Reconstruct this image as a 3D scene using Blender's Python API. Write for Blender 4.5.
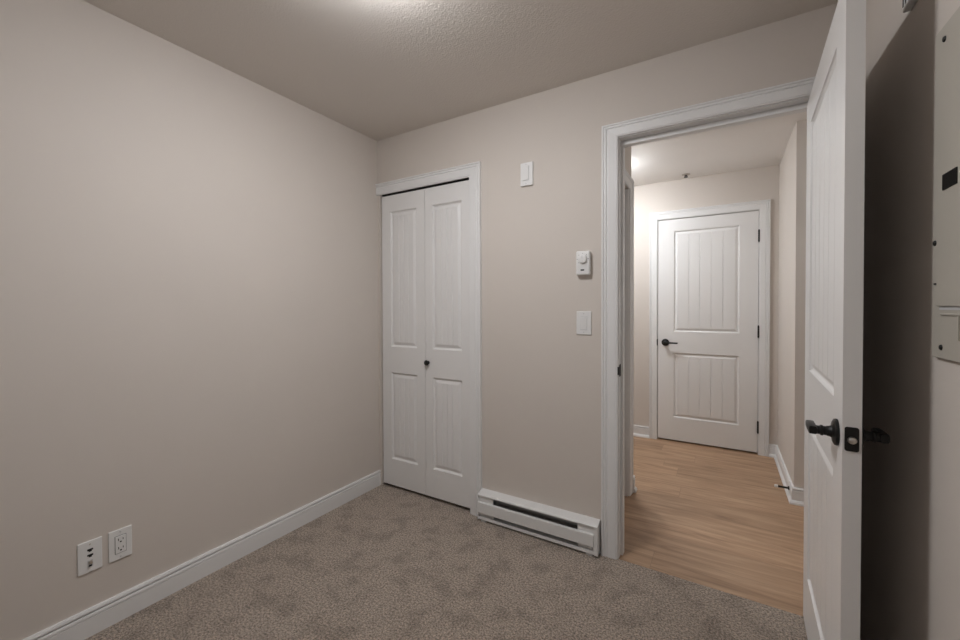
import bpy, bmesh, math, random
from mathutils import Matrix, Vector

# ------------------------------------------------------------------ scene reset
for o in list(bpy.data.objects):
    bpy.data.objects.remove(o, do_unlink=True)
S = bpy.context.scene
COL = S.collection
PI = math.pi

# ------------------------------------------------------------------ camera
YAW, PITCH, ROLL, FPX = 0.5438, 0.0135, -0.0032, 401.578
CAM = Vector((2.0941, -2.0678, 1.2653))
F = Vector((-math.sin(YAW) * math.cos(PITCH), math.cos(YAW) * math.cos(PITCH), -math.sin(PITCH)))
R0 = Vector((math.cos(YAW), math.sin(YAW), 0))
U0 = R0.cross(F)
R = R0 * math.cos(ROLL) + U0 * math.sin(ROLL)
U = -R0 * math.sin(ROLL) + U0 * math.cos(ROLL)
cam_data = bpy.data.cameras.new('camera')
cam = bpy.data.objects.new('camera', cam_data)
COL.objects.link(cam)
cam.matrix_world = Matrix(((R.x, U.x, -F.x, CAM.x), (R.y, U.y, -F.y, CAM.y), (R.z, U.z, -F.z, CAM.z), (0, 0, 0, 1)))
cam_data.sensor_fit = 'HORIZONTAL'
cam_data.sensor_width = 36.0
cam_data.lens = FPX / 960 * 36.0
cam_data.shift_y = -(320 - 312.4813) / 960
cam_data.clip_start = 0.02
S.camera = cam

# ------------------------------------------------------------------ world, light, exposure
LAMP_ROOM = (1.14, -1.14)      # flush ceiling lamp of the bedroom, above the frame
LAMP_ROOM_POWER = 27.0
LAMP_HALL = (1.20, 1.38)       # flush ceiling lamp of the hall, behind the left jamb
LAMP_HALL_POWER = 28.0
LAMP_SIDE = (3.02, 0.50)       # second flush lamp where the hall turns right, out of sight
LAMP_SIDE_POWER = 5.0
w = bpy.data.worlds.new('world')
w.use_nodes = True
w.node_tree.nodes['Background'].inputs[0].default_value = (0.75, 0.85, 1.0, 1)
w.node_tree.nodes['Background'].inputs[1].default_value = 0.25
S.world = w
S.view_settings.view_transform = 'Standard'
S.view_settings.look = 'None'
S.view_settings.gamma = 1
S.view_settings.use_curve_mapping = False
S.view_settings.exposure = 1.50
S.display_settings.display_device = 'sRGB'

H = 2.44          # ceiling height
XR = 2.508         # right wall
YF = -3.2         # wall behind the camera
WT = 0.115        # wall thickness

# ------------------------------------------------------------------ materials
def new_mat(name):
    m = bpy.data.materials.new(name)
    m.use_nodes = True
    nt = m.node_tree
    return m, nt, nt.nodes['Principled BSDF']


def node(nt, kind, **kw):
    n = nt.nodes.new(kind)
    for k, v in kw.items():
        setattr(n, k, v)
    return n


def plain(name, col, rough=0.5, metal=0.0, bump=0.0, bscale=200.0, spec=0.5):
    m, nt, b = new_mat(name)
    b.inputs['Base Color'].default_value = (*col, 1)
    b.inputs['Roughness'].default_value = rough
    b.inputs['Metallic'].default_value = metal
    b.inputs['Specular IOR Level'].default_value = spec
    tc = node(nt, 'ShaderNodeTexCoord')
    nz = node(nt, 'ShaderNodeTexNoise')
    nz.inputs['Scale'].default_value = bscale
    nz.inputs['Detail'].default_value = 3
    nt.links.new(tc.outputs['Object'], nz.inputs['Vector'])
    if bump:
        bp = node(nt, 'ShaderNodeBump')
        bp.inputs['Strength'].default_value = bump
        bp.inputs['Distance'].default_value = 0.002
        nt.links.new(nz.outputs['Fac'], bp.inputs['Height'])
        nt.links.new(bp.outputs['Normal'], b.inputs['Normal'])
    # very slight mottling of the base colour so that no surface is perfectly even
    mx = node(nt, 'ShaderNodeMix', data_type='RGBA')
    mx.inputs['A'].default_value = (*[c * 0.975 for c in col], 1)
    mx.inputs['B'].default_value = (*[min(1, c * 1.025) for c in col], 1)
    n2 = node(nt, 'ShaderNodeTexNoise')
    n2.inputs['Scale'].default_value = 3.0
    nt.links.new(tc.outputs['Object'], n2.inputs['Vector'])
    nt.links.new(n2.outputs['Fac'], mx.inputs['Factor'])
    nt.links.new(mx.outputs['Result'], b.inputs['Base Color'])
    return m


def ceiling_mat():
    m, nt, b = new_mat('ceiling_orange_peel')
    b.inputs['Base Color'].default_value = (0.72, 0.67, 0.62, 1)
    b.inputs['Roughness'].default_value = 0.85
    tc = node(nt, 'ShaderNodeTexCoord')
    nz = node(nt, 'ShaderNodeTexNoise')
    nz.inputs['Scale'].default_value = 110
    nz.inputs['Detail'].default_value = 4
    vr = node(nt, 'ShaderNodeTexVoronoi')
    vr.inputs['Scale'].default_value = 130
    ad = node(nt, 'ShaderNodeMath', operation='ADD')
    bp = node(nt, 'ShaderNodeBump')
    bp.inputs['Strength'].default_value = 0.22
    bp.inputs['Distance'].default_value = 0.004
    L = nt.links.new
    L(tc.outputs['Object'], nz.inputs['Vector'])
    L(tc.outputs['Object'], vr.inputs['Vector'])
    L(nz.outputs['Fac'], ad.inputs[0])
    L(vr.outputs['Distance'], ad.inputs[1])
    L(ad.outputs[0], bp.inputs['Height'])
    L(bp.outputs['Normal'], b.inputs['Normal'])
    return m


def carpet_mat():
    m, nt, b = new_mat('carpet_taupe')
    b.inputs['Roughness'].default_value = 1.0
    b.inputs['Specular IOR Level'].default_value = 0.1
    b.inputs['Sheen Weight'].default_value = 0.25
    b.inputs['Sheen Roughness'].default_value = 0.6
    L = nt.links.new
    tc = node(nt, 'ShaderNodeTexCoord')
    fine = node(nt, 'ShaderNodeTexNoise')
    fine.inputs['Scale'].default_value = 118
    fine.inputs['Detail'].default_value = 4
    fine.inputs['Roughness'].default_value = 0.85
    tuft = node(nt, 'ShaderNodeTexVoronoi')
    tuft.inputs['Scale'].default_value = 200
    patch = node(nt, 'ShaderNodeTexNoise')
    patch.inputs['Scale'].default_value = 9.0
    patch.inputs['Detail'].default_value = 3
    patch.inputs['Roughness'].default_value = 0.55
    for n in (fine, tuft, patch):
        L(tc.outputs['Object'], n.inputs['Vector'])
    r1 = node(nt, 'ShaderNodeValToRGB')
    r1.color_ramp.elements[0].position = 0.40
    r1.color_ramp.elements[0].color = (0.165, 0.122, 0.090, 1)
    r1.color_ramp.elements[1].position = 0.60
    r1.color_ramp.elements[1].color = (0.78, 0.63, 0.50, 1)
    L(fine.outputs['Fac'], r1.inputs['Fac'])
    r2 = node(nt, 'ShaderNodeValToRGB')       # trodden pile lying the other way
    r2.color_ramp.elements[0].position = 0.36
    r2.color_ramp.elements[0].color = (0.75, 0.73, 0.71, 1)
    r2.color_ramp.elements[1].position = 0.52
    r2.color_ramp.elements[1].color = (1, 1, 1, 1)
    L(patch.outputs['Fac'], r2.inputs['Fac'])
    mx = node(nt, 'ShaderNodeMix', data_type='RGBA', blend_type='MULTIPLY')
    mx.inputs['Factor'].default_value = 1
    L(r1.outputs['Color'], mx.inputs['A'])
    L(r2.outputs['Color'], mx.inputs['B'])
    L(mx.outputs['Result'], b.inputs['Base Color'])
    ad = node(nt, 'ShaderNodeMath', operation='ADD')
    L(fine.outputs['Fac'], ad.inputs[0])
    L(tuft.outputs['Distance'], ad.inputs[1])
    bp = node(nt, 'ShaderNodeBump')
    bp.inputs['Strength'].default_value = 0.9
    bp.inputs['Distance'].default_value = 0.010
    L(ad.outputs[0], bp.inputs['Height'])
    L(bp.outputs['Normal'], b.inputs['Normal'])
    return m


def vinyl_mat():
    m, nt, b = new_mat('oak_plank_vinyl')
    b.inputs['Roughness'].default_value = 0.42
    L = nt.links.new
    tc = node(nt, 'ShaderNodeTexCoord')
    mp = node(nt, 'ShaderNodeMapping')
    mp.inputs['Location'].default_value = (0.33, 0.02, 0)
    L(tc.outputs['Object'], mp.inputs['Vector'])
    br = node(nt, 'ShaderNodeTexBrick')
    br.offset = 0.0
    br.inputs['Color1'].default_value = (0, 0, 0, 1)
    br.inputs['Color2'].default_value = (1, 1, 1, 1)
    br.inputs['Mortar'].default_value = (0.5, 0.5, 0.5, 1)
    br.inputs['Scale'].default_value = 1
    br.inputs['Mortar Size'].default_value = 0.0008
    br.inputs['Brick Width'].default_value = 1.5
    br.inputs['Row Height'].default_value = 0.18
    sx = node(nt, 'ShaderNodeSeparateXYZ')
    L(mp.outputs['Vector'], sx.inputs[0])
    dv = node(nt, 'ShaderNodeMath', operation='DIVIDE')
    dv.inputs[1].default_value = 0.18
    L(sx.outputs['Y'], dv.inputs[0])
    fl_ = node(nt, 'ShaderNodeMath', operation='FLOOR')
    L(dv.outputs[0], fl_.inputs[0])
    wn = node(nt, 'ShaderNodeTexWhiteNoise', noise_dimensions='1D')
    L(fl_.outputs[0], wn.inputs['W'])
    ml = node(nt, 'ShaderNodeMath', operation='MULTIPLY_ADD')
    ml.inputs[1].default_value = 1.5
    L(wn.outputs['Value'], ml.inputs[0])
    L(sx.outputs['X'], ml.inputs[2])
    cb_ = node(nt, 'ShaderNodeCombineXYZ')
    L(ml.outputs[0], cb_.inputs['X'])
    L(sx.outputs['Y'], cb_.inputs['Y'])
    L(cb_.outputs[0], br.inputs['Vector'])
    # grain stretched along the plank, shifted per plank
    sep = node(nt, 'ShaderNodeSeparateColor')
    L(br.outputs['Color'], sep.inputs['Color'])
    off = node(nt, 'ShaderNodeCombineXYZ')
    mul = node(nt, 'ShaderNodeMath', operation='MULTIPLY')
    mul.inputs[1].default_value = 17.0
    L(sep.outputs[0], mul.inputs[0])
    L(mul.outputs[0], off.inputs['X'])
    L(mul.outputs[0], off.inputs['Z'])
    va = node(nt, 'ShaderNodeVectorMath', operation='ADD')
    L(mp.outputs['Vector'], va.inputs[0])
    L(off.outputs['Vector'], va.inputs[1])
    sc = node(nt, 'ShaderNodeVectorMath', operation='MULTIPLY')
    sc.inputs[1].default_value = (1.3, 14.0, 1.0)
    L(va.outputs['Vector'], sc.inputs[0])
    g1 = node(nt, 'ShaderNodeTexNoise')
    g1.inputs['Scale'].default_value = 1.6
    g1.inputs['Detail'].default_value = 6
    g1.inputs['Roughness'].default_value = 0.62
    g1.inputs['Distortion'].default_value = 0.9
    L(sc.outputs['Vector'], g1.inputs['Vector'])
    sc2 = node(nt, 'ShaderNodeVectorMath', operation='MULTIPLY')
    sc2.inputs[1].default_value = (6.0, 160.0, 1.0)
    L(va.outputs['Vector'], sc2.inputs[0])
    g2 = node(nt, 'ShaderNodeTexNoise')
    g2.inputs['Scale'].default_value = 1.0
    g2.inputs['Detail'].default_value = 3
    L(sc2.outputs['Vector'], g2.inputs['Vector'])
    rp = node(nt, 'ShaderNodeValToRGB')
    e = rp.color_ramp.elements
    e[0].position, e[0].color = 0.30, (0.255, 0.148, 0.085, 1)
    e[1].position, e[1].color = 0.72, (0.53, 0.352, 0.22, 1)
    m1 = e.new(0.48)
    m1.color = (0.405, 0.252, 0.152, 1)
    L(g1.outputs['Fac'], rp.inputs['Fac'])
    tone = node(nt, 'ShaderNodeMapRange')
    tone.inputs['To Min'].default_value = 0.90
    tone.inputs['To Max'].default_value = 1.10
    L(sep.outputs[0], tone.inputs['Value'])
    fine = node(nt, 'ShaderNodeMapRange')
    fine.inputs['From Min'].default_value = 0.3
    fine.inputs['From Max'].default_value = 0.7
    fine.inputs['To Min'].default_value = 0.90
    fine.inputs['To Max'].default_value = 1.06
    L(g2.outputs['Fac'], fine.inputs['Value'])
    mm = node(nt, 'ShaderNodeMath', operation='MULTIPLY')
    L(tone.outputs['Result'], mm.inputs[0])
    L(fine.outputs['Result'], mm.inputs[1])
    vm = node(nt, 'ShaderNodeVectorMath', operation='SCALE')
    L(rp.outputs['Color'], vm.inputs[0])
    L(mm.outputs[0], vm.inputs['Scale'])
    seam = node(nt, 'ShaderNodeMix', data_type='RGBA')
    seam.inputs['B'].default_value = (0.22, 0.135, 0.085, 1)
    L(br.outputs['Fac'], seam.inputs['Factor'])
    L(vm.outputs['Vector'], seam.inputs['A'])
    L(seam.outputs['Result'], b.inputs['Base Color'])
    bp = node(nt, 'ShaderNodeBump', invert=True)
    bp.inputs['Strength'].default_value = 0.3
    bp.inputs['Distance'].default_value = 0.001
    L(br.outputs['Fac'], bp.inputs['Height'])
    L(bp.outputs['Normal'], b.inputs['Normal'])
    return m


def glow_mat(name, col, strength):
    m, nt, b = new_mat(name)
    b.inputs['Base Color'].default_value = (0.9, 0.9, 0.9, 1)
    b.inputs['Emission Color'].default_value = (*col, 1)
    b.inputs['Emission Strength'].default_value = strength
    return m


M_WALL = plain('wall_paint_beige', (0.66, 0.60, 0.545), 0.72, bump=0.10, bscale=260)
M_CEIL = ceiling_mat()
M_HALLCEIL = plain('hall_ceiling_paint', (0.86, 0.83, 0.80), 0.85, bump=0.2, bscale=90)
M_TRIM = plain('trim_paint_white', (0.80, 0.79, 0.78), 0.38)
M_DOOR = plain('door_paint_white', (0.80, 0.785, 0.77), 0.36, bump=0.05, bscale=140)
M_CARPET = carpet_mat()
M_VINYL = vinyl_mat()
M_PLASTIC = plain('plastic_white', (0.80, 0.79, 0.775), 0.35)
M_PLASTIC_D = plain('plastic_pale_grey', (0.60, 0.60, 0.60), 0.4)
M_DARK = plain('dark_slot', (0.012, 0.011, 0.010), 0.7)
M_BLACK = plain('black_metal', (0.008, 0.0075, 0.007), 0.42, spec=0.35)
M_STEEL = plain('brushed_steel', (0.62, 0.58, 0.53), 0.35, metal=1.0)
M_FIN = plain('heater_fins_grey', (0.48, 0.47, 0.455), 0.5)
M_HEATER = plain('heater_enamel_white', (0.78, 0.775, 0.76), 0.4)
M_PANEL = plain('panel_enamel_grey_beige', (0.50, 0.465, 0.405), 0.45)
M_RUBBER = plain('rubber_white', (0.75, 0.74, 0.72), 0.7)
M_PRINT = plain('printed_black_mark', (0.02, 0.02, 0.025), 0.6)
M_LAMPGLASS = glow_mat('lamp_glass_room', (1.0, 1.01, 1.035), LAMP_ROOM_POWER)
M_LAMPGLASS_H = glow_mat('lamp_glass_hall', (0.95, 1.0, 1.05), LAMP_HALL_POWER)
M_LAMPGLASS_S = glow_mat('lamp_glass_side', (0.95, 1.0, 1.05), LAMP_SIDE_POWER)
M_GLASS = plain('window_glass', (1, 1, 1), 0.02)
M_GLASS.node_tree.nodes['Principled BSDF'].inputs['Transmission Weight'].default_value = 1.0

# ------------------------------------------------------------------ builders
def add_box(bm, x0, x1, y0, y1, z0, z1, bevel=0.0, seg=2):
    vs = [bm.verts.new(p) for p in ((x0, y0, z0), (x1, y0, z0), (x1, y1, z0), (x0, y1, z0),
                                    (x0, y0, z1), (x1, y0, z1), (x1, y1, z1), (x0, y1, z1))]
    fs = [bm.faces.new([vs[i] for i in q]) for q in
          ((0, 3, 2, 1), (4, 5, 6, 7), (0, 1, 5, 4), (1, 2, 6, 5), (2, 3, 7, 6), (3, 0, 4, 7))]
    if bevel:
        es = list({e for f in fs for e in f.edges})
        bmesh.ops.bevel(bm, geom=es, offset=bevel, segments=seg, affect='EDGES', profile=0.5)


def add_lathe(bm, prof, origin, axis, seg=32):
    """prof: list of (radius, height along axis)."""
    a = Vector(axis).normalized()
    t = Vector((0, 0, 1)) if abs(a.z) < 0.9 else Vector((1, 0, 0))
    u = a.cross(t).normalized()
    v = a.cross(u)
    o = Vector(origin)
    rings = []
    for r, h in prof:
        rings.append([bm.verts.new(o + a * h + (u * math.cos(2 * PI * k / seg) + v * math.sin(2 * PI * k / seg)) * max(r, 1e-5))
                      for k in range(seg)])
    for A, B in zip(rings, rings[1:]):
        for k in range(seg):
            bm.faces.new((A[k], A[(k + 1) % seg], B[(k + 1) % seg], B[k]))
    bm.faces.new(rings[0][::-1])
    bm.faces.new(rings[-1])


def add_prism(bm, prof, a, b, xdir, ydir, cut_a=0.0, cut_b=0.0):
    """Sweep a closed profile [(s, t)] from a to b; s runs along xdir, t along ydir.
    cut_a / cut_b shear the ends along the sweep by s (mitres)."""
    a, b, xd, yd = Vector(a), Vector(b), Vector(xdir), Vector(ydir)
    d = (b - a).normalized()
    A = [bm.verts.new(a + xd * s + yd * t + d * (cut_a * s)) for s, t in prof]
    B = [bm.verts.new(b + xd * s + yd * t + d * (cut_b * s)) for s, t in prof]
    n = len(prof)
    for i in range(n):
        bm.faces.new((A[i], A[(i + 1) % n], B[(i + 1) % n], B[i]))
    bm.faces.new(A[::-1])
    bm.faces.new(B)


def add_sweep(bm, pts, w_, t_, up):
    """A rounded rectangular bar along a polyline of (point, width, thickness)."""
    up = Vector(up)
    prev = None
    n = 12
    rings = []
    for i, (p, ww, tt) in enumerate(pts):
        p = Vector(p)
        q0 = Vector(pts[max(i - 1, 0)][0])
        q1 = Vector(pts[min(i + 1, len(pts) - 1)][0])
        d = (q1 - q0).normalized()
        side = d.cross(up).normalized()
        uu = side.cross(d).normalized()
        ring = []
        for k in range(n):
            an = 2 * PI * (k + 0.5) / n
            c, s = math.cos(an), math.sin(an)
            e = 0.45
            cx = math.copysign(abs(c) ** e, c)
            sx = math.copysign(abs(s) ** e, s)
            ring.append(bm.verts.new(p + side * (cx * tt / 2) + uu * (sx * ww / 2)))
        rings.append(ring)
    for A, B in zip(rings, rings[1:]):
        for k in range(n):
            bm.faces.new((A[k], A[(k + 1) % n], B[(k + 1) % n], B[k]))
    bm.faces.new(rings[0][::-1])
    bm.faces.new(rings[-1])


def obj(name, bm, mat, parent=None, smooth=False, loc=None):
    bmesh.ops.recalc_face_normals(bm, faces=bm.faces)
    me = bpy.data.meshes.new(name)
    bm.to_mesh(me)
    bm.free()
    me.materials.append(mat)
    if smooth:
        for p in me.polygons:
            p.use_smooth = True
        me.set_sharp_from_angle(angle=math.radians(35))
    o = bpy.data.objects.new(name, me)
    COL.objects.link(o)
    if loc is not None:
        o.location = loc
    if parent:
        o.parent = parent
    return o


def box_obj(name, b, mat, parent=None, bevel=0.0):
    bm = bmesh.new()
    add_box(bm, *b, bevel=bevel)
    return obj(name, bm, mat, parent)


def boxes_obj(name, bs, mat, parent=None, bevel=0.0):
    bm = bmesh.new()
    for b in bs:
        add_box(bm, *b, bevel=bevel)
    return obj(name, bm, mat, parent)


def tag(o, label, cat, group=None, kind=None):
    o['label'] = label
    o['category'] = cat
    if group:
        o['group'] = group
    if kind:
        o['kind'] = kind
    return o


def thing(name, label, cat, loc=(0, 0, 0), rz=0.0, group=None, kind=None):
    o = bpy.data.objects.new(name, None)
    o.empty_display_size = 0.1
    COL.objects.link(o)
    o.location = loc
    o.rotation_euler = (0, 0, rz)
    return tag(o, label, cat, group, kind)


ST = 'structure'
# ------------------------------------------------------------------ room shell
DX0, DX1, DZ = 1.640, 2.430, 2.108        # rough opening of the bedroom door
CX0, CX1, CZ = 0.024, 0.786, 2.062        # closet opening

tag(boxes_obj('floor', [(-0.1, XR + 0.1, YF - 0.1, -0.002, -0.06, 0.0), (-0.1, 0.94, -0.002, 0.72, -0.06, 0.0)], M_CARPET),
    'taupe mottled cut pile carpet covering the bedroom floor', 'carpet', kind=ST)
tag(boxes_obj('floor_hall', [(DX0 + 0.001, DX1 - 0.001, -0.0015, WT, -0.06, -0.003), (-0.6, 3.7, WT, 2.3, -0.06, -0.003)], M_VINYL),
    'light oak plank flooring of the hall beyond the doorway', 'floor', kind=ST)
tag(box_obj('ceiling', (-0.1, XR + 0.1, YF - 0.1, WT, H, H + 0.1), M_CEIL),
    'textured beige ceiling of the bedroom', 'ceiling', kind=ST)
tag(box_obj('ceiling_hall', (-0.6, 3.7, WT, 2.3, H, H + 0.1), M_HALLCEIL),
    'smooth pale ceiling of the bright hall', 'ceiling', kind=ST)
tag(box_obj('wall_left', (-0.1, 0, YF, 0.0, 0, H), M_WALL),
    'plain beige wall on the left with two wall plates low down', 'wall', kind=ST)
tag(boxes_obj('wall_back', [(-0.1, CX0, 0, WT, 0, H), (CX0, CX1, 0, WT, CZ, H), (CX1, DX0, 0, WT, 0, H),
                            (DX0, DX1, 0, WT, DZ, H), (DX1, XR + 0.1, 0, WT, 0, H)], M_WALL),
    'beige wall holding the closet and the open doorway', 'wall', kind=ST)
tag(box_obj('wall_right', (XR, XR + 0.1, YF, 0.0, 0, H), M_WALL),
    'beige wall behind the open door, in its shadow', 'wall', kind=ST)
tag(boxes_obj('wall_front', [(-0.1, 0.55, YF - 0.1, YF, 0, H), (1.75, XR + 0.1, YF - 0.1, YF, 0, H),
                             (0.55, 1.75, YF - 0.1, YF, 0, 0.95), (0.55, 1.75, YF - 0.1, YF, 2.1, H)], M_WALL),
    'beige wall with the window, opposite the closet', 'wall', kind=ST)
# closet interior
tag(boxes_obj('wall_closet', [(-0.1, 0.0, WT, 0.72, 0, H), (0.86, 0.94, WT, 0.72, 0, H), (-0.1, 0.94, 0.72, 0.77, 0, H)], M_WALL),
    'inner walls of the closet behind the folding door', 'wall', kind=ST)
# hall
HX = 2.491        # hall wall on the right
HY = 2.085        # far wall of the hall
tag(boxes_obj('wall_hall_end', [(-0.6, 1.556, HY, HY + 0.1, -0.003, H), (2.362, 2.6, HY, HY + 0.1, -0.003, H), (1.556, 2.362, HY, HY + 0.1, 2.088, H),
                                (1.50, 2.42, HY + 0.1, HY + 0.15, -0.003, 2.15)], M_WALL),
    'beige far wall of the hall around the closed door', 'wall', kind=ST)
tag(boxes_obj('wall_hall_right', [(HX, 2.6, 1.172, HY, -0.003, H), (2.6, 3.6, 1.172, 1.272, -0.003, H)], M_WALL),
    'beige hall wall with an outside corner right of the closed door', 'wall', kind=ST)
tag(box_obj('wall_hall_outer', (3.6, 3.7, WT, 1.3, -0.003, H), M_WALL),
    'beige wall closing the hall on the right', 'wall', kind=ST)
tag(boxes_obj('wall_hall_near', [(2.61, 3.7, 0.0, WT, -0.003, H), (-0.6, -0.1, 0.67, 0.77, -0.003, H)], M_WALL),
    'beige hall wall backing onto the bedroom', 'wall', kind=ST)
tag(boxes_obj('wall_hall_left', [(1.44, 1.557, 0.730, 0.82, -0.003, H), (1.44, 1.557, WT, 0.15, -0.003, H), (1.44, 1.557, 0.15, 0.730, 2.05, H),
                                 (0.94, 1.44, 0.72, 0.82, -0.003, H)], M_WALL),
    'narrow beige wall end just inside the hall on the left', 'wall', kind=ST)
tag(box_obj('wall_hall_west', (-0.6, -0.5, 0.77, HY, -0.003, H), M_WALL),
    'beige wall closing the hall on the left', 'wall', kind=ST)

# window behind the camera
win = thing('window_1', 'white framed window in the wall opposite the closet', 'window', (1.15, YF, 0.95), kind=ST)
boxes_obj('window_frame', [(-0.6, -0.55, -0.08, -0.02, 0, 1.15), (0.55, 0.6, -0.08, -0.02, 0, 1.15),
                           (-0.55, 0.55, -0.08, -0.02, 0, 0.05), (-0.55, 0.55, -0.08, -0.02, 1.10, 1.15),
                           (-0.025, 0.025, -0.08, -0.02, 0.05, 1.10)], M_TRIM, win)
box_obj('pane', (-0.55, -0.025, -0.053, -0.047, 0.05, 1.10), M_GLASS, win)
box_obj('pane', (0.025, 0.55, -0.053, -0.047, 0.05, 1.10), M_GLASS, win)

# ------------------------------------------------------------------ baseboards
BB = [(0, 0), (0.014, 0), (0.014, 0.070), (0.0115, 0.0715), (0.0115, 0.0740), (0.0150, 0.0755), (0.0150, 0.082), (0.0125, 0.0870),
      (0.0055, 0.0885), (0.0055, 0.0935), (0.0140, 0.0945), (0.0140, 0.0985), (0.0105, 0.106), (0, 0.106)]
BBH = [(0, 0), (0.026, 0), (0.026, 0.010), (0.020, 0.022), (0.014, 0.026), (0.014, 0.070), (0.0115, 0.0715), (0.0115, 0.0740),
       (0.0150, 0.0755), (0.0150, 0.082), (0.0125, 0.0870), (0.0055, 0.0885), (0.0055, 0.0935), (0.0140, 0.0945), (0.0140, 0.0985), (0.0105, 0.105), (0, 0.105)]


def baseboard(name, runs, prof, label):
    bm = bmesh.new()
    for a, b, out, ca, cb in runs:
        add_prism(bm, prof, a, b, out, (0, 0, 1), ca, cb)
    return tag(obj(name, bm, M_TRIM), label, 'baseboard', kind=ST)


baseboard('baseboard_left', [((0, YF, 0), (0, 0.0, 0), (1, 0, 0), 0, 0)], BB,
          'white stepped baseboard along the left wall above the carpet')
baseboard('baseboard_right', [((XR, YF, 0), (XR, -0.02, 0), (-1, 0, 0), 0, 0)], BB,
          'white baseboard along the right wall behind the open door')
zh = -0.003
baseboard('baseboard_hall_end', [((-0.5, HY, zh), (1.492, HY, zh), (0, -1, 0), 0, 0)], BBH,
          'white baseboard on the hall far wall, left of the closed door')
baseboard('baseboard_hall_right', [((2.433, HY, zh), (HX, HY, zh), (0, -1, 0), 0, -1),
                                   ((HX, HY, zh), (HX, 1.172, zh), (-1, 0, 0), 1, 1),
                                   ((HX, 1.172, zh), (3.55, 1.172, zh), (0, -1, 0), -1, 0)], BBH,
          'white baseboard wrapping the hall corner right of the closed door')
BBL = [(d + (0.010 if d else 0.0), z) for d, z in BBH]
baseboard('baseboard_hall_left', [((1.557, 0.802, zh), (1.557, 0.82, zh), (1, 0, 0), 0, 1),
                                  ((1.557, 0.82, zh), (1.0, 0.82, zh), (0, 1, 0), -1, 0)], BBL,
          'white baseboard end on the narrow hall wall behind the doorway')

# ------------------------------------------------------------------ casings
def casing_prof(wd, k=1.0):
    f = wd / 0.080
    p = [(0, 0), (0, 0.009), (0.002, 0.011), (0.007, 0.0115), (0.009, 0.0140), (0.014, 0.0140), (0.047, 0.0165), (0.051, 0.0130),
         (0.054, 0.0130), (0.057, 0.0180), (0.063, 0.0185), (0.0655, 0.0145), (0.0685, 0.0145), (0.071, 0.0200), (0.0775, 0.0205),
         (0.080, 0.018), (0.080, 0)]
    return [(s * f, t) for s, t in p]


def casing(parent, xl, xr, zt, y, out, wl, wr, wh, zb, left=True, right=True, headleft=0.0):
    """Casing legs and head on a wall facing -y; inner edges at xl, xr, zt."""
    yd = (0, -1, 0)
    if left:
        bm = bmesh.new()
        add_prism(bm, casing_prof(wl), (xl, y, zb), (xl, y, zt), (-1, 0, 0), yd, 0, wh / wl)
        obj('side_casing', bm, M_TRIM, parent)
    if right:
        bm = bmesh.new()
        add_prism(bm, casing_prof(wr), (xr, y, zb), (xr, y, zt), (1, 0, 0), yd, 0, wh / wr)
        obj('side_casing', bm, M_TRIM, parent)
    bm = bmesh.new()
    add_prism(bm, casing_prof(wh), (xl - headleft, y, zt), (xr, y, zt), (0, 0, 1), yd, -wl / wh if left else 0, wr / wh if right else 0)
    obj('head_casing', bm, M_TRIM, parent)


# closet casing (no left leg: the opening runs up to the left wall)
t = thing('trim_1', 'white moulded casing over and right of the folding closet door', 'door casing', (0, 0, 0), kind=ST)
casing(t, 0.03, 0.774, 2.054, 0, None, 0.08, 0.082, 0.078, 0.0, left=False, headleft=0.03)
boxes_obj('jamb', [(CX1 - 0.008, CX1, 0.0, WT, 0, CZ)], M_TRIM, t)
box_obj('door_track', (0.03, 0.777, 0.014, 0.042, 2.050, CZ), M_DARK, t)

# bedroom door frame
t = thing('trim_2', 'white moulded casing and jamb framing the open doorway', 'door casing', (0, 0, 0), kind=ST)
casing(t, 1.648, 2.427, 2.104, 0, None, 0.078, 0.080, 0.066, 0.0)
jz = 2.100
box_obj('side_jamb', (DX0, 1.652, 0.0, WT, -0.003, jz), M_TRIM, t)
box_obj('side_jamb', (2.418, DX1, 0.0, WT, -0.003, jz), M_TRIM, t)
box_obj('head_jamb', (DX0, DX1, 0.0, WT, jz, DZ), M_TRIM, t)
box_obj('door_stop_strip', (1.652, 1.664, 0.042, 0.080, -0.003, jz - 0.024), M_TRIM, t, bevel=0.002)
box_obj('door_stop_strip', (2.406, 2.418, 0.042, 0.080, -0.003, jz - 0.024), M_TRIM, t, bevel=0.002)
box_obj('door_stop_strip', (1.652, 2.418, 0.042, 0.080, jz - 0.024, jz), M_TRIM, t, bevel=0.002)
sp = boxes_obj('strike_plate', [(1.652, 1.6545, 0.006, 0.036, 0.915, 0.975), (1.647, 1.6535, -0.010, 0.008, 0.925, 0.965)], M_BLACK, t, bevel=0.001)
sp['label'] = 'black strike plate on the left jamb'

# far hall door frame
t = thing('trim_3', 'white moulded casing around the closed door at the hall end', 'door casing', (0, 0, 0), kind=ST)
casing(t, 1.562, 2.356, 2.082, HY, None, 0.070, 0.076, 0.076, zh)
boxes_obj('jamb', [(1.556, 1.5605, HY - 0.001, HY + 0.1, zh, 2.088), (2.3575, 2.362, HY - 0.001, HY + 0.1, zh, 2.088), (1.5605, 2.3575, HY - 0.001, HY + 0.1, 2.084, 2.088)], M_TRIM, t)
bxs = boxes_obj('strike_plate', [(1.5575, 1.5640, HY - 0.012, HY - 0.001, 0.895, 0.955)], M_BLACK, t)

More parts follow.
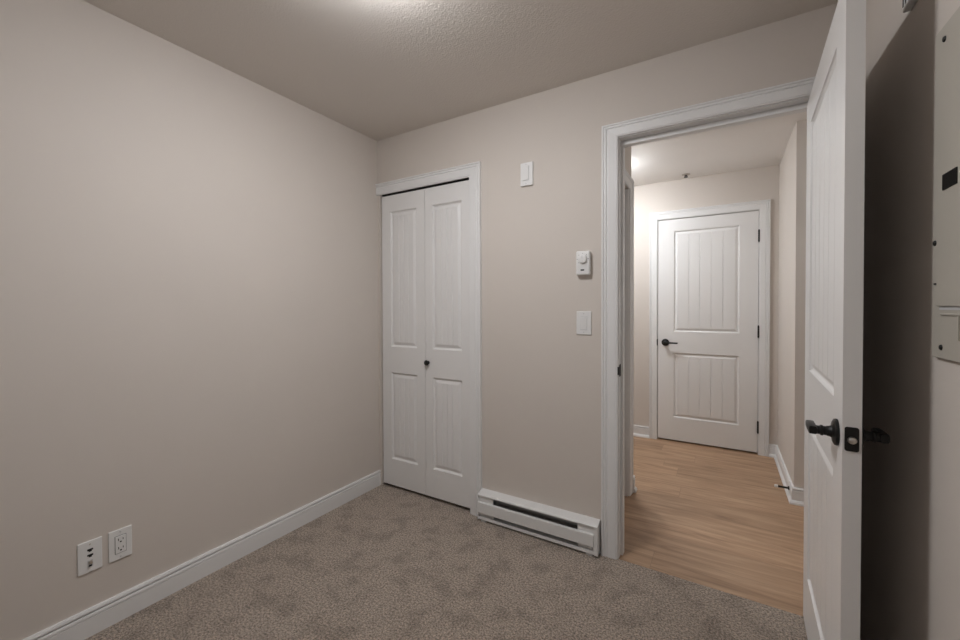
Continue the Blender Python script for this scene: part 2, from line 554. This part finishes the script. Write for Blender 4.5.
# narrow hall-side door frame on the left
t = thing('trim_4', 'white jamb and casing seen edge-on at the narrow hall wall on the left', 'door casing', (1.557, 0, 0), kind=ST)
bm = bmesh.new()
add_prism(bm, casing_prof(0.070), (0, 0.732, zh), (0, 0.732, 2.045), (0, 1, 0), (1, 0, 0), 0, 1)
obj('side_casing', bm, M_TRIM, t)
bm = bmesh.new()
add_prism(bm, casing_prof(0.070), (0, 0.15, 2.045), (0, 0.732, 2.045), (0, 0, 1), (1, 0, 0), 0, 1)
obj('head_casing', bm, M_TRIM, t)
box_obj('side_jamb', (-0.110, 0.0, 0.722, 0.7305, zh, 2.042), M_TRIM, t)
box_obj('gap_shade_strip', (-0.030, -0.022, 0.7165, 0.722, zh, 2.035), M_DARK, t)  # black strip standing in for the shade in the gap beside the leaf

# ------------------------------------------------------------------ panel doors
def leaf_skin(bm, wd, z0, z1, panels, y, sgn, planks):
    """One moulded face of a door leaf at local y, facing sgn*(-y)."""
    def P(x, d, z):
        return bm.verts.new((x, y + sgn * d, z))
    xs = sorted({0.0, wd} | {p for q in panels for p in q[:2]})
    zs = sorted({z0, z1} | {p for q in panels for p in q[2:]})
    for i in range(len(xs) - 1):
        for j in range(len(zs) - 1):
            cx, cz = (xs[i] + xs[i + 1]) / 2, (zs[j] + zs[j + 1]) / 2
            if any(q[0] < cx < q[1] and q[2] < cz < q[3] for q in panels):
                continue
            bm.faces.new([P(xs[i], 0, zs[j]), P(xs[i + 1], 0, zs[j]), P(xs[i + 1], 0, zs[j + 1]), P(xs[i], 0, zs[j + 1])])
    prof = [(0, 0), (0.002, 0.0045), (0.008, 0.0105), (0.012, 0.0118), (0.016, 0.0108), (0.030, 0.0042), (0.034, 0.0030)]
    for (a, b, c, d) in panels:
        rings = []
        for ins, dep in prof:
            rings.append([P(a + ins, dep, c + ins), P(b - ins, dep, c + ins), P(b - ins, dep, d - ins), P(a + ins, dep, d - ins)])
        for A, B in zip(rings, rings[1:]):
            for k in range(4):
                bm.faces.new((A[k], A[(k + 1) % 4], B[(k + 1) % 4], B[k]))
        ins, dep = prof[-1]
        x0, x1, c0, d0 = a + ins, b - ins, c + ins, d - ins
        pw = (x1 - x0) / planks
        line = [(x0, dep)]
        for k in range(1, planks):
            xg = x0 + k * pw
            line += [(xg - 0.0035, dep), (xg - 0.0010, dep + 0.004), (xg + 0.0010, dep + 0.004), (xg + 0.0035, dep)]
        line.append((x1, dep))
        for (xa, da), (xb, db) in zip(line, line[1:]):
            bm.faces.new([P(xa, da, c0), P(xb, db, c0), P(xb, db, d0), P(xa, da, d0)])


def leaf(bm, wd, z0, z1, th, panels, planks):
    """Door leaf: local x 0..wd, front face at y = 0, back at y = th."""
    leaf_skin(bm, wd, z0, z1, panels, 0.0, 1, planks)
    leaf_skin(bm, wd, z0, z1, panels, th, -1, planks)
    bmesh.ops.remove_doubles(bm, verts=bm.verts, dist=0.0002)
    # edges of the leaf
    for q in (((0, 0, z0), (0, th, z0), (0, th, z1), (0, 0, z1)), ((wd, 0, z0), (wd, th, z0), (wd, th, z1), (wd, 0, z1)),
              ((0, 0, z0), (wd, 0, z0), (wd, th, z0), (0, th, z0)), ((0, 0, z1), (wd, 0, z1), (wd, th, z1), (0, th, z1))):
        bm.faces.new([bm.verts.new(p) for p in q])
    # solid core closing the ends of the plank grooves
    add_box(bm, 0.002, wd - 0.002, 0.012, th - 0.012, z0 + 0.002, z1 - 0.002)


def lever(parent, s, z, y, sgn, towards, ln=0.064, hk=1.0):
    """Lever handle with a round rose on a leaf face; sgn -1 sits on the front (-y) face."""
    bm = bmesh.new()
    add_lathe(bm, [(0.033, 0), (0.034, 0.003), (0.033, 0.007), (0.026, 0.0105), (0.016, 0.012), (0.0135, 0.016), (0.0125, 0.022)],
              (s, y, z), (0, sgn, 0), 40)
    rose = obj('handle_rose', bm, M_BLACK, parent, smooth=True)
    bm = bmesh.new()
    add_lathe(bm, [(0.0115, 0.012), (0.0115, 0.028), (0.0135, 0.030), (0.0135, 0.034), (0.0110, 0.036), (0.0110, 0.046), (0.0105, 0.054)],
              (s, y, z), (0, sgn, 0), 28)
    T = towards
    yy = y + sgn * 0.050
    add_sweep(bm, [((s - T * 0.012, yy, z), 0.020 * hk, 0.016), ((s - T * 0.008, yy, z), 0.022 * hk, 0.019), ((s + T * ln * 0.47, yy, z), 0.021 * hk, 0.019),
                   ((s + T * ln, yy - sgn * 0.001, z - 0.001), 0.019 * hk, 0.019), ((s + T * (ln + 0.002), yy - sgn * 0.001, z - 0.001), 0.017 * hk, 0.017)], 0, 0, (0, 0, 1))
    lv = obj('handle_lever', bm, M_BLACK, parent, smooth=True)
    return rose, lv


def hinge(parent, x, y, z, h=0.09):
    bm = bmesh.new()
    for k in range(5):
        z0 = z - h / 2 + k * h / 5
        add_lathe(bm, [(0.006, 0.0004), (0.0065, 0.001), (0.0065, h / 5 - 0.001), (0.006, h / 5 - 0.0004)], (x, y, z0), (0, 0, 1), 16)
    add_lathe(bm, [(0.002, -0.006), (0.0045, -0.004), (0.0045, h + 0.004), (0.002, h + 0.006)], (x, y, z - h / 2), (0, 0, 1), 12)
    return obj('hinge', bm, M_BLACK, parent, smooth=True)


# open bedroom door, swung into the room on the right
DH = thing('door_1', 'white two panel plank door standing open at the right, black lever handles', 'door',
           (2.378, -0.012, 0), math.radians(-92.45), kind=ST)
DW, DT0, DT1 = 0.762, 0.014, 2.066
DP = [(0.122, 0.640, 1.022, 1.955), (0.122, 0.640, 0.228, 0.826)]
bm = bmesh.new()
leaf(bm, DW, DT0, DT1, 0.0355, DP, 5)
obj('door_leaf', bm, M_DOOR, DH)
HS, HZ = DW - 0.060, 0.941
lever(DH, HS, HZ, 0.0, -1, -1)
lever(DH, HS, HZ, 0.0355, 1, -1)
bm = bmesh.new()
rr = [(cx + 0.005 * math.cos(a), cz + 0.005 * math.sin(a)) for cx, cz, a0 in
      ((0.0255, 0.0255, 0), (0.0090, 0.0255, 90), (0.0090, -0.0235, 180), (0.0255, -0.0235, 270))
      for a in (math.radians(a0 + d) for d in (0, 22, 45, 68, 90))]
add_prism(bm, rr, (DW - 0.0005, 0, HZ), (DW + 0.0016, 0, HZ), (0, 1, 0), (0, 0, 1))
lp = obj('latch_plate', bm, M_BLACK, DH)
lp['label'] = 'black latch plate on the door edge'
bm = bmesh.new()
add_lathe(bm, [(0.0088, 0), (0.0088, 0.003), (0.0075, 0.007), (0.003, 0.009)], (DW + 0.001, 0.0178, HZ - 0.001), (1, 0, 0), 24)
lb = obj('latch_bolt', bm, M_STEEL, lp, smooth=True)
lb['label'] = 'steel latch bolt'
for z in (0.25, 1.05, 1.85):
    hinge(DH, -0.004, 0.041, z)

# closed door at the end of the hall
D2 = thing('door_2', 'closed white two panel plank door at the end of the hall', 'door', (1.565, HY + 0.002, 0), kind=ST)
bm = bmesh.new()
leaf(bm, 0.788, 0.012, 2.078, 0.035, [(0.137, 0.652, 1.030, 1.968), (0.137, 0.652, 0.226, 0.832)], 5)
fl = obj('door_leaf', bm, M_DOOR, D2)
lever(D2, 0.066, 0.926, 0.0, -1, 1, 0.106, 0.72)
for z in (0.232, 1.048, 1.862):
    hinge(D2, 0.789, -0.013, z, 0.098)

# folding closet door
D3 = thing('door_3', 'white folding closet door of two plank panelled leaves with a black knob', 'door', (0, 0.008, 0), kind=ST)
bm = bmesh.new()
leaf(bm, 0.381, 0.022, 2.042, 0.034, [(0.079, 0.312, 0.992, 1.928), (0.079, 0.312, 0.206, 0.812)], 4)
lf = obj('door_leaf', bm, M_DOOR, D3, loc=(0.034, 0, 0))
bm = bmesh.new()
leaf(bm, 0.357, 0.022, 2.042, 0.034, [(0.059, 0.289, 0.992, 1.926), (0.059, 0.289, 0.206, 0.808)], 4)
rf = obj('door_leaf', bm, M_DOOR, D3, loc=(0.4185, 0, 0))
bm = bmesh.new()
add_lathe(bm, [(0.012, 0), (0.011, 0.003), (0.007, 0.005), (0.007, 0.009), (0.013, 0.012), (0.0175, 0.017), (0.0178, 0.022), (0.0140, 0.027), (0.006, 0.0295)],
          (0.022, 0, 0.902), (0, -1, 0), 32)
kn = obj('knob', bm, M_BLACK, rf, smooth=True)
kn['label'] = 'round black knob'

# narrow hall door seen edge-on at the left
D4 = thing('door_4', 'white door in the narrow hall wall, only its dark gap showing', 'door', (1.527, 0.155, 0), math.radians(90), kind=ST)
bm = bmesh.new()
leaf(bm, 0.560, 0.010, 2.035, 0.034, [(0.11, 0.45, 1.0, 1.92), (0.11, 0.45, 0.21, 0.81)], 4)
obj('door_leaf', bm, M_DOOR, D4)

# ------------------------------------------------------------------ baseboard heater
HT = thing('baseboard_heater', 'white electric baseboard heater on the carpet between closet and doorway', 'heater', (0.858, 0, 0))
HWD = 0.704
bm = bmesh.new()                                   # back shell with the sloping top hood
hood = [(0.0, 0.014), (0.0, 0.174), (0.052, 0.162), (0.0565, 0.158), (0.0565, 0.152), (0.050, 0.154), (0.004, 0.166), (0.004, 0.022), (0.040, 0.022), (0.040, 0.014)]
add_prism(bm, hood, (0.0, 0, 0), (HWD, 0, 0), (0, -1, 0), (0, 0, 1))
obj('hood', bm, M_HEATER, HT)
bm = bmesh.new()
face = [(0.054, 0.056), (0.060, 0.0535), (0.0615, 0.056), (0.0615, 0.112), (0.0595, 0.1165), (0.050, 0.1175), (0.049, 0.1155), (0.057, 0.1135)]
add_prism(bm, face, (0.004, 0, 0), (HWD - 0.020, 0, 0), (0, -1, 0), (0, 0, 1))
obj('front_cover', bm, M_HEATER, HT)
for x0, x1, bb in ((0.0, 0.004, 0.0575), (HWD - 0.019, HWD, 0.0585)):
    bm = bmesh.new()
    add_prism(bm, [(0.001, 0.011), (0.001, 0.1735), (bb - 0.006, 0.1615), (bb, 0.158), (bb, 0.014), (bb - 0.003, 0.011)], (x0, 0, 0), (x1, 0, 0), (0, -1, 0), (0, 0, 1))
    obj('end_cap', bm, M_HEATER, HT)
for xa, xb in ((0.004, 0.100), (HWD - 0.104, HWD - 0.019)):
    box_obj('outlet_filler', (xa, xb, -0.050, -0.044, 0.108, 0.158), M_HEATER, HT)
    box_obj('inlet_filler', (xa, xb, -0.042, -0.036, 0.020, 0.064), M_HEATER, HT)
bm = bmesh.new()
add_prism(bm, [(0.036, 0.012), (0.0520, 0.012), (0.0520, 0.028), (0.0490, 0.028), (0.0490, 0.018), (0.036, 0.018)], (0.004, 0, 0), (HWD - 0.019, 0, 0), (0, -1, 0), (0, 0, 1))
obj('bottom_rail', bm, M_HEATER, HT)
bm = bmesh.new()
for k in range(62):                                # the fins of one heating element
    x = 0.108 + k * 0.0082
    add_box(bm, x, x + 0.0008, -0.040, -0.008, 0.066, 0.116)
add_lathe(bm, [(0.006, 0.0), (0.006, 0.66)], (0.03, -0.024, 0.09), (1, 0, 0), 12)
fe = obj('heating_element', bm, M_FIN, HT)
fe['kind'] = 'thing'
box_obj('inner_liner', (0.006, HWD - 0.020, -0.0065, -0.0045, 0.032, 0.160), M_FIN, HT)
for xa in (0.02, HWD - 0.06):
    box_obj('foot', (xa, xa + 0.03, -0.050, -0.006, 0.0, 0.013), M_FIN, HT)

# ------------------------------------------------------------------ wall plates and controls
def screw(parent, x, y, z, axis=(0, -1, 0), r=0.003, m=None):
    bm = bmesh.new()
    add_lathe(bm, [(r, 0), (r, 0.0006), (r * 0.7, 0.0013)], (x, y, z), axis, 14)
    return obj('screw', bm, m or M_PLASTIC_D, parent, smooth=True)


def plate_mesh(wd, h, th=0.006):
    bm = bmesh.new()
    add_box(bm, -wd / 2, wd / 2, -th, 0, -h / 2, h / 2, bevel=0.0022, seg=3)
    return bm


# rocker switch by the doorway
t = thing('light_switch', 'white rocker light switch on the wall below the dial thermostat', 'light switch', (1.4765, 0, 1.181))
obj('plate', plate_mesh(0.078, 0.121), M_PLASTIC, t)
bm = bmesh.new()
add_prism(bm, [(0.0055, -0.034), (0.0078, -0.034), (0.0115, 0.034), (0.0055, 0.034)], (-0.0165, 0, 0), (0.0165, 0, 0), (0, -1, 0), (0, 0, 1))
obj('rocker', bm, M_PLASTIC, t)
boxes_obj('rocker_gap', [(-0.0178, 0.0178, -0.0064, -0.0058, -0.0365, -0.0340), (-0.0178, 0.0178, -0.0064, -0.0058, 0.0340, 0.0355),
                         (0.0165, 0.0178, -0.0064, -0.0058, -0.034, 0.034), (-0.0178, -0.0165, -0.0064, -0.0058, -0.034, 0.034)], M_PLASTIC_D, t)
screw(t, 0, -0.006, 0.048)
screw(t, 0, -0.006, -0.048)

# plate high on the wall
t = thing('wall_plate', 'white wall plate high between the closet and the doorway', 'wall plate', (1.156, 0, 2.005))
obj('plate', plate_mesh(0.074, 0.128, 0.012), M_PLASTIC, t)
bm = bmesh.new()
add_box(bm, -0.021, 0.014, -0.016, -0.011, -0.034, 0.044, bevel=0.0015)
obj('insert', bm, M_PLASTIC, t)
boxes_obj('insert_gap', [(-0.023, 0.0165, -0.0126, -0.0118, -0.0365, -0.034), (0.014, 0.0165, -0.0126, -0.0118, -0.034, 0.044)], M_PLASTIC_D, t)
screw(t, -0.003, -0.012, -0.053)
screw(t, -0.003, -0.012, 0.054)

# dial thermostat
t = thing('thermostat', 'white dial thermostat on the wall above the rocker switch', 'thermostat', (1.4780, 0, 1.490))
bm = bmesh.new()
add_box(bm, -0.033, 0.033, -0.008, 0, -0.058, 0.058, bevel=0.002)
obj('base_plate', bm, M_PLASTIC, t)
bm = bmesh.new()
add_box(bm, -0.036, 0.036, -0.030, -0.006, -0.062, 0.062, bevel=0.008, seg=4)
body = obj('body', bm, M_PLASTIC, t, smooth=True)
bm = bmesh.new()
add_lathe(bm, [(0.0235, 0), (0.0235, 0.003), (0.0215, 0.010), (0.019, 0.0115), (0.004, 0.0120)], (0.0, -0.030, 0.020), (0, -1, 0), 40)
dl = obj('dial', bm, M_PLASTIC, t, smooth=True)
bm = bmesh.new()
add_box(bm, -0.0012, 0.0012, -0.0428, -0.0415, 0.022, 0.038)
obj('pointer', bm, M_PLASTIC_D, dl)
bm = bmesh.new()
for a in (-130, -90, -45, 0, 45, 90, 130):          # scale printed around the dial
    ca, sa = math.sin(math.radians(a)), math.cos(math.radians(a))
    p, q = Vector((ca * 0.0265, -0.0303, 0.020 + sa * 0.0265)), Vector((ca * 0.031, -0.0303, 0.020 + sa * 0.031))
    n = Vector((sa, 0, -ca)) * 0.0009
    bm.faces.new([bm.verts.new(v) for v in (p - n, p + n, q + n, q - n)])
obj('scale_marks', bm, M_PRINT, t)
bm = bmesh.new()
add_box(bm, -0.0105, 0.0080, -0.0306, -0.0298, -0.040, -0.0325, bevel=0.0003)
lg = obj('maker_mark', bm, M_PRINT, t)
lg['label'] = 'small dark mark below the dial'
bm = bmesh.new()
for k in range(7):
    z = -0.040 + k * 0.012
    add_box(bm, 0.0352, 0.0364, -0.024, -0.012, z, z + 0.003)
obj('side_vent', bm, M_PLASTIC_D, t)


# low plates on the left wall: local frame is turned so that local -y faces +x
def turned(name, label, cat, y, z, group=None):
    return thing(name, label, cat, (0, y, z), math.radians(90), group)


t = turned('power_outlet', 'white double power outlet low on the left wall, right of the media plate', 'power outlet', -1.440, 0.309)
obj('plate', plate_mesh(0.074, 0.121), M_PLASTIC, t)
bm = bmesh.new()
add_box(bm, -0.017, 0.017, -0.0085, -0.005, -0.0345, 0.0345, bevel=0.0012)
rec = obj('receptacle', bm, M_PLASTIC, t)
boxes_obj('receptacle_gap', [(-0.0182, -0.017, -0.0065, -0.0058, -0.0355, 0.0355), (0.017, 0.0182, -0.0065, -0.0058, -0.0355, 0.0355),
                             (-0.0182, 0.0182, -0.0065, -0.0058, -0.0358, -0.0345), (-0.0182, 0.0182, -0.0065, -0.0058, 0.0345, 0.0358)], M_DARK, t)
for zc in (0.017, -0.017):
    bm = bmesh.new()
    add_box(bm, -0.0085, -0.0062, -0.0090, -0.0083, zc - 0.001, zc + 0.008)
    add_box(bm, 0.0062, 0.0085, -0.0090, -0.0083, zc - 0.0005, zc + 0.007)
    add_lathe(bm, [(0.0030, 0), (0.0030, 0.0007)], (0, -0.0083, zc - 0.0065), (0, -1, 0), 14)
    so = obj('socket', bm, M_DARK, t)
screw(t, 0, -0.006, 0.050)
screw(t, 0, -0.006, -0.050)

t = turned('media_plate', 'white wall plate with two dark data ports and a coaxial jack', 'wall plate', -1.5315, 0.307)
obj('plate', plate_mesh(0.071, 0.121), M_PLASTIC, t)
for zc in (0.024, 0.003):
    bm = bmesh.new()
    add_prism(bm, [(-0.0085, 0.0058), (0.0085, 0.0058), (0.0085, -0.0010), (0.0045, -0.0010), (0.0045, -0.0055), (-0.0045, -0.0055), (-0.0045, -0.0010), (-0.0085, -0.0010)],
              (0, -0.0058, zc), (0, -0.0068, zc), (1, 0, 0), (0, 0, 1))
    obj('data_port', bm, M_DARK, t)
bm = bmesh.new()
add_box(bm, -0.0080, 0.0080, -0.0066, -0.0055, -0.040, -0.014, bevel=0.0004)
ci = obj('jack_insert', bm, M_PLASTIC_D, t)
bm = bmesh.new()
add_lathe(bm, [(0.0066, 0), (0.0066, 0.004)], (0, -0.006, -0.0215), (0, -1, 0), 6)
add_lathe(bm, [(0.0046, 0.004), (0.0046, 0.012), (0.0030, 0.0122)], (0, -0.006, -0.0215), (0, -1, 0), 20)
cj = obj('coaxial_jack', bm, M_STEEL, ci, smooth=True)
cj['label'] = 'threaded metal jack'
box_obj('jack_slot', (-0.0045, 0.0045, -0.0070, -0.0064, -0.0390, -0.0325), M_DARK, ci)
screw(t, 0, -0.006, 0.047, m=M_STEEL)
screw(t, 0, -0.006, -0.052, m=M_PLASTIC)

# ------------------------------------------------------------------ electrical panel on the right wall
PX = XR
EP = thing('electrical_panel', 'pale grey electrical breaker panel on the right wall beside the open door', 'electrical panel', (PX, -0.765, 1.148), math.radians(-90))
# local x runs towards the camera (-y), local -y faces the room (-x)
PW, PH = 0.375, 0.722
bm = bmesh.new()
add_prism(bm, [(0, 0), (PH, 0), (PH - 0.004, 0.0095), (0.004, 0.0095)], (0, 0, 0), (PW, 0, 0), (0, 0, 1), (0, -1, 0))
obj('cover', bm, M_PANEL, EP)


def L(y, z):
    return (-(y + 0.765), z - 1.148)


bm = bmesh.new()
x0, _ = L(-0.800, 0)
add_box(bm, x0, PW - 0.034, -0.0150, -0.008, 1.264 - 1.148, PH - 0.085, bevel=0.0012)
pd = obj('panel_door', bm, M_PANEL, EP)
bm = bmesh.new()
xa, za = L(-0.829, 1.509)
add_box(bm, xa, xa + 0.060, -0.0175, -0.0145, za, za + 0.033, bevel=0.0008)
la = obj('latch', bm, M_BLACK, pd)
la['label'] = 'square black slide latch'
# pressed lip under the door and ribs beside it
xa, za = L(-0.802, 1.256)
box_obj('door_gap', (xa, PW - 0.033, -0.0105, -0.0090, za, za + 0.0075), M_PLASTIC_D, EP)
xa, za = L(-0.811, 1.245)
bm = bmesh.new()
add_box(bm, xa, PW - 0.045, -0.0125, -0.0090, za, za + 0.0035, bevel=0.0006)
xb, _ = L(-0.887, 1.2)
add_box(bm, xb, xb + 0.0035, -0.0125, -0.0090, za - 0.050, za, bevel=0.0006)
obj('pressed_rib', bm, M_PANEL, EP)
for y, z in ((-0.810, 1.836), (-0.776, 1.404), (-0.811, 1.175)):
    xa, za = L(y, z)
    bm = bmesh.new()
    add_lathe(bm, [(0.0062, 0), (0.0062, 0.0012), (0.0045, 0.003)], (xa, -0.0094, za), (0, -1, 0), 18)
    sc_ = obj('screw', bm, M_BLACK, EP, smooth=True)
xa, za = L(-0.779, 1.313)
box_obj('hinge_pin', (xa, xa + 0.014, -0.0125, -0.0090, za - 0.002, za + 0.002), M_BLACK, EP)

# small box high on the wall behind the open door
CH = thing('door_chime', 'small white ribbed box high on the wall behind the open door', 'wall box', (XR, -0.616, 2.028), math.radians(-90))
bm = bmesh.new()
add_box(bm, -0.028, 0.028, -0.016, 0, 0.0, 0.10, bevel=0.003)
cb = obj('body', bm, M_PLASTIC, CH)
for k in range(3):
    box_obj('slot', (-0.023 + k * 0.017, -0.017 + k * 0.017, -0.0168, -0.0155, 0.012, 0.088), M_DARK, CH)

# ------------------------------------------------------------------ hall details
t = thing('door_stop', 'black spring door stop with white tip on the hall baseboard', 'door stop', (HX - 0.014, 1.262, 0.056))
bm = bmesh.new()
add_lathe(bm, [(0.013, 0), (0.013, 0.004), (0.009, 0.007), (0.0065, 0.009), (0.0065, 0.058), (0.0075, 0.059), (0.0075, 0.062)], (0, 0, 0), (-1, 0, 0), 24)
obj('rod', bm, M_BLACK, t, smooth=True)
bm = bmesh.new()
add_lathe(bm, [(0.0085, 0.061), (0.0098, 0.063), (0.0098, 0.076), (0.006, 0.080)], (0, 0, 0), (-1, 0, 0), 24)
tp = obj('tip', bm, M_RUBBER, t, smooth=True)
tp['label'] = 'white rubber tip'

t = thing('sprinkler_head', 'small dark fire sprinkler head on the hall ceiling', 'sprinkler', (1.808, 1.960, H))
bm = bmesh.new()
add_lathe(bm, [(0.034, 0), (0.034, 0.003), (0.024, 0.007), (0.012, 0.009)], (0, 0, 0), (0, 0, -1), 32)
obj('escutcheon', bm, M_STEEL, t, smooth=True)
bm = bmesh.new()
add_lathe(bm, [(0.011, 0.006), (0.011, 0.012), (0.006, 0.014)], (0, 0, 0), (0, 0, -1), 16)
add_box(bm, -0.012, -0.009, -0.002, 0.002, -0.022, -0.012)
add_box(bm, 0.009, 0.012, -0.002, 0.002, -0.022, -0.012)
add_lathe(bm, [(0.003, 0.012), (0.003, 0.023)], (0, 0, 0), (0, 0, -1), 10)
obj('frame', bm, M_BLACK, t)
bm = bmesh.new()
add_lathe(bm, [(0.006, 0.0215), (0.018, 0.0225), (0.018, 0.024), (0.006, 0.0245)], (0, 0, 0), (0, 0, -1), 24)
obj('deflector', bm, M_BLACK, t)


# ------------------------------------------------------------------ ceiling lamps
def ceiling_lamp(label, x, y, gm, rim, dome):
    t = thing('ceiling_lamp', label, 'ceiling lamp', (x, y, H))
    bm = bmesh.new()
    add_lathe(bm, [(0.165, 0), (0.168, 0.008), (0.168, rim - 0.004), (0.163, rim), (0.150, rim)], (0, 0, 0), (0, 0, -1), 48)
    obj('lamp_base', bm, M_TRIM, t, smooth=True)
    bm = bmesh.new()
    add_lathe(bm, [(0.150, rim)] + [(0.150 * math.cos(a), rim + dome * math.sin(a)) for a in (0.25, 0.5, 0.75, 1.0, 1.25, 1.5)],
              (0, 0, 0), (0, 0, -1), 40)
    obj('lamp_shade', bm, gm, t, smooth=True)
    return t


ceiling_lamp('white glass dome lamp on the bedroom ceiling', *LAMP_ROOM, M_LAMPGLASS, 0.024, 0.058)
ceiling_lamp('white glass dome lamp on the hall ceiling behind the left jamb', *LAMP_HALL, M_LAMPGLASS_H, 0.022, 0.065)
ceiling_lamp('white glass dome lamp where the hall turns to the right', *LAMP_SIDE, M_LAMPGLASS_S, 0.022, 0.065)
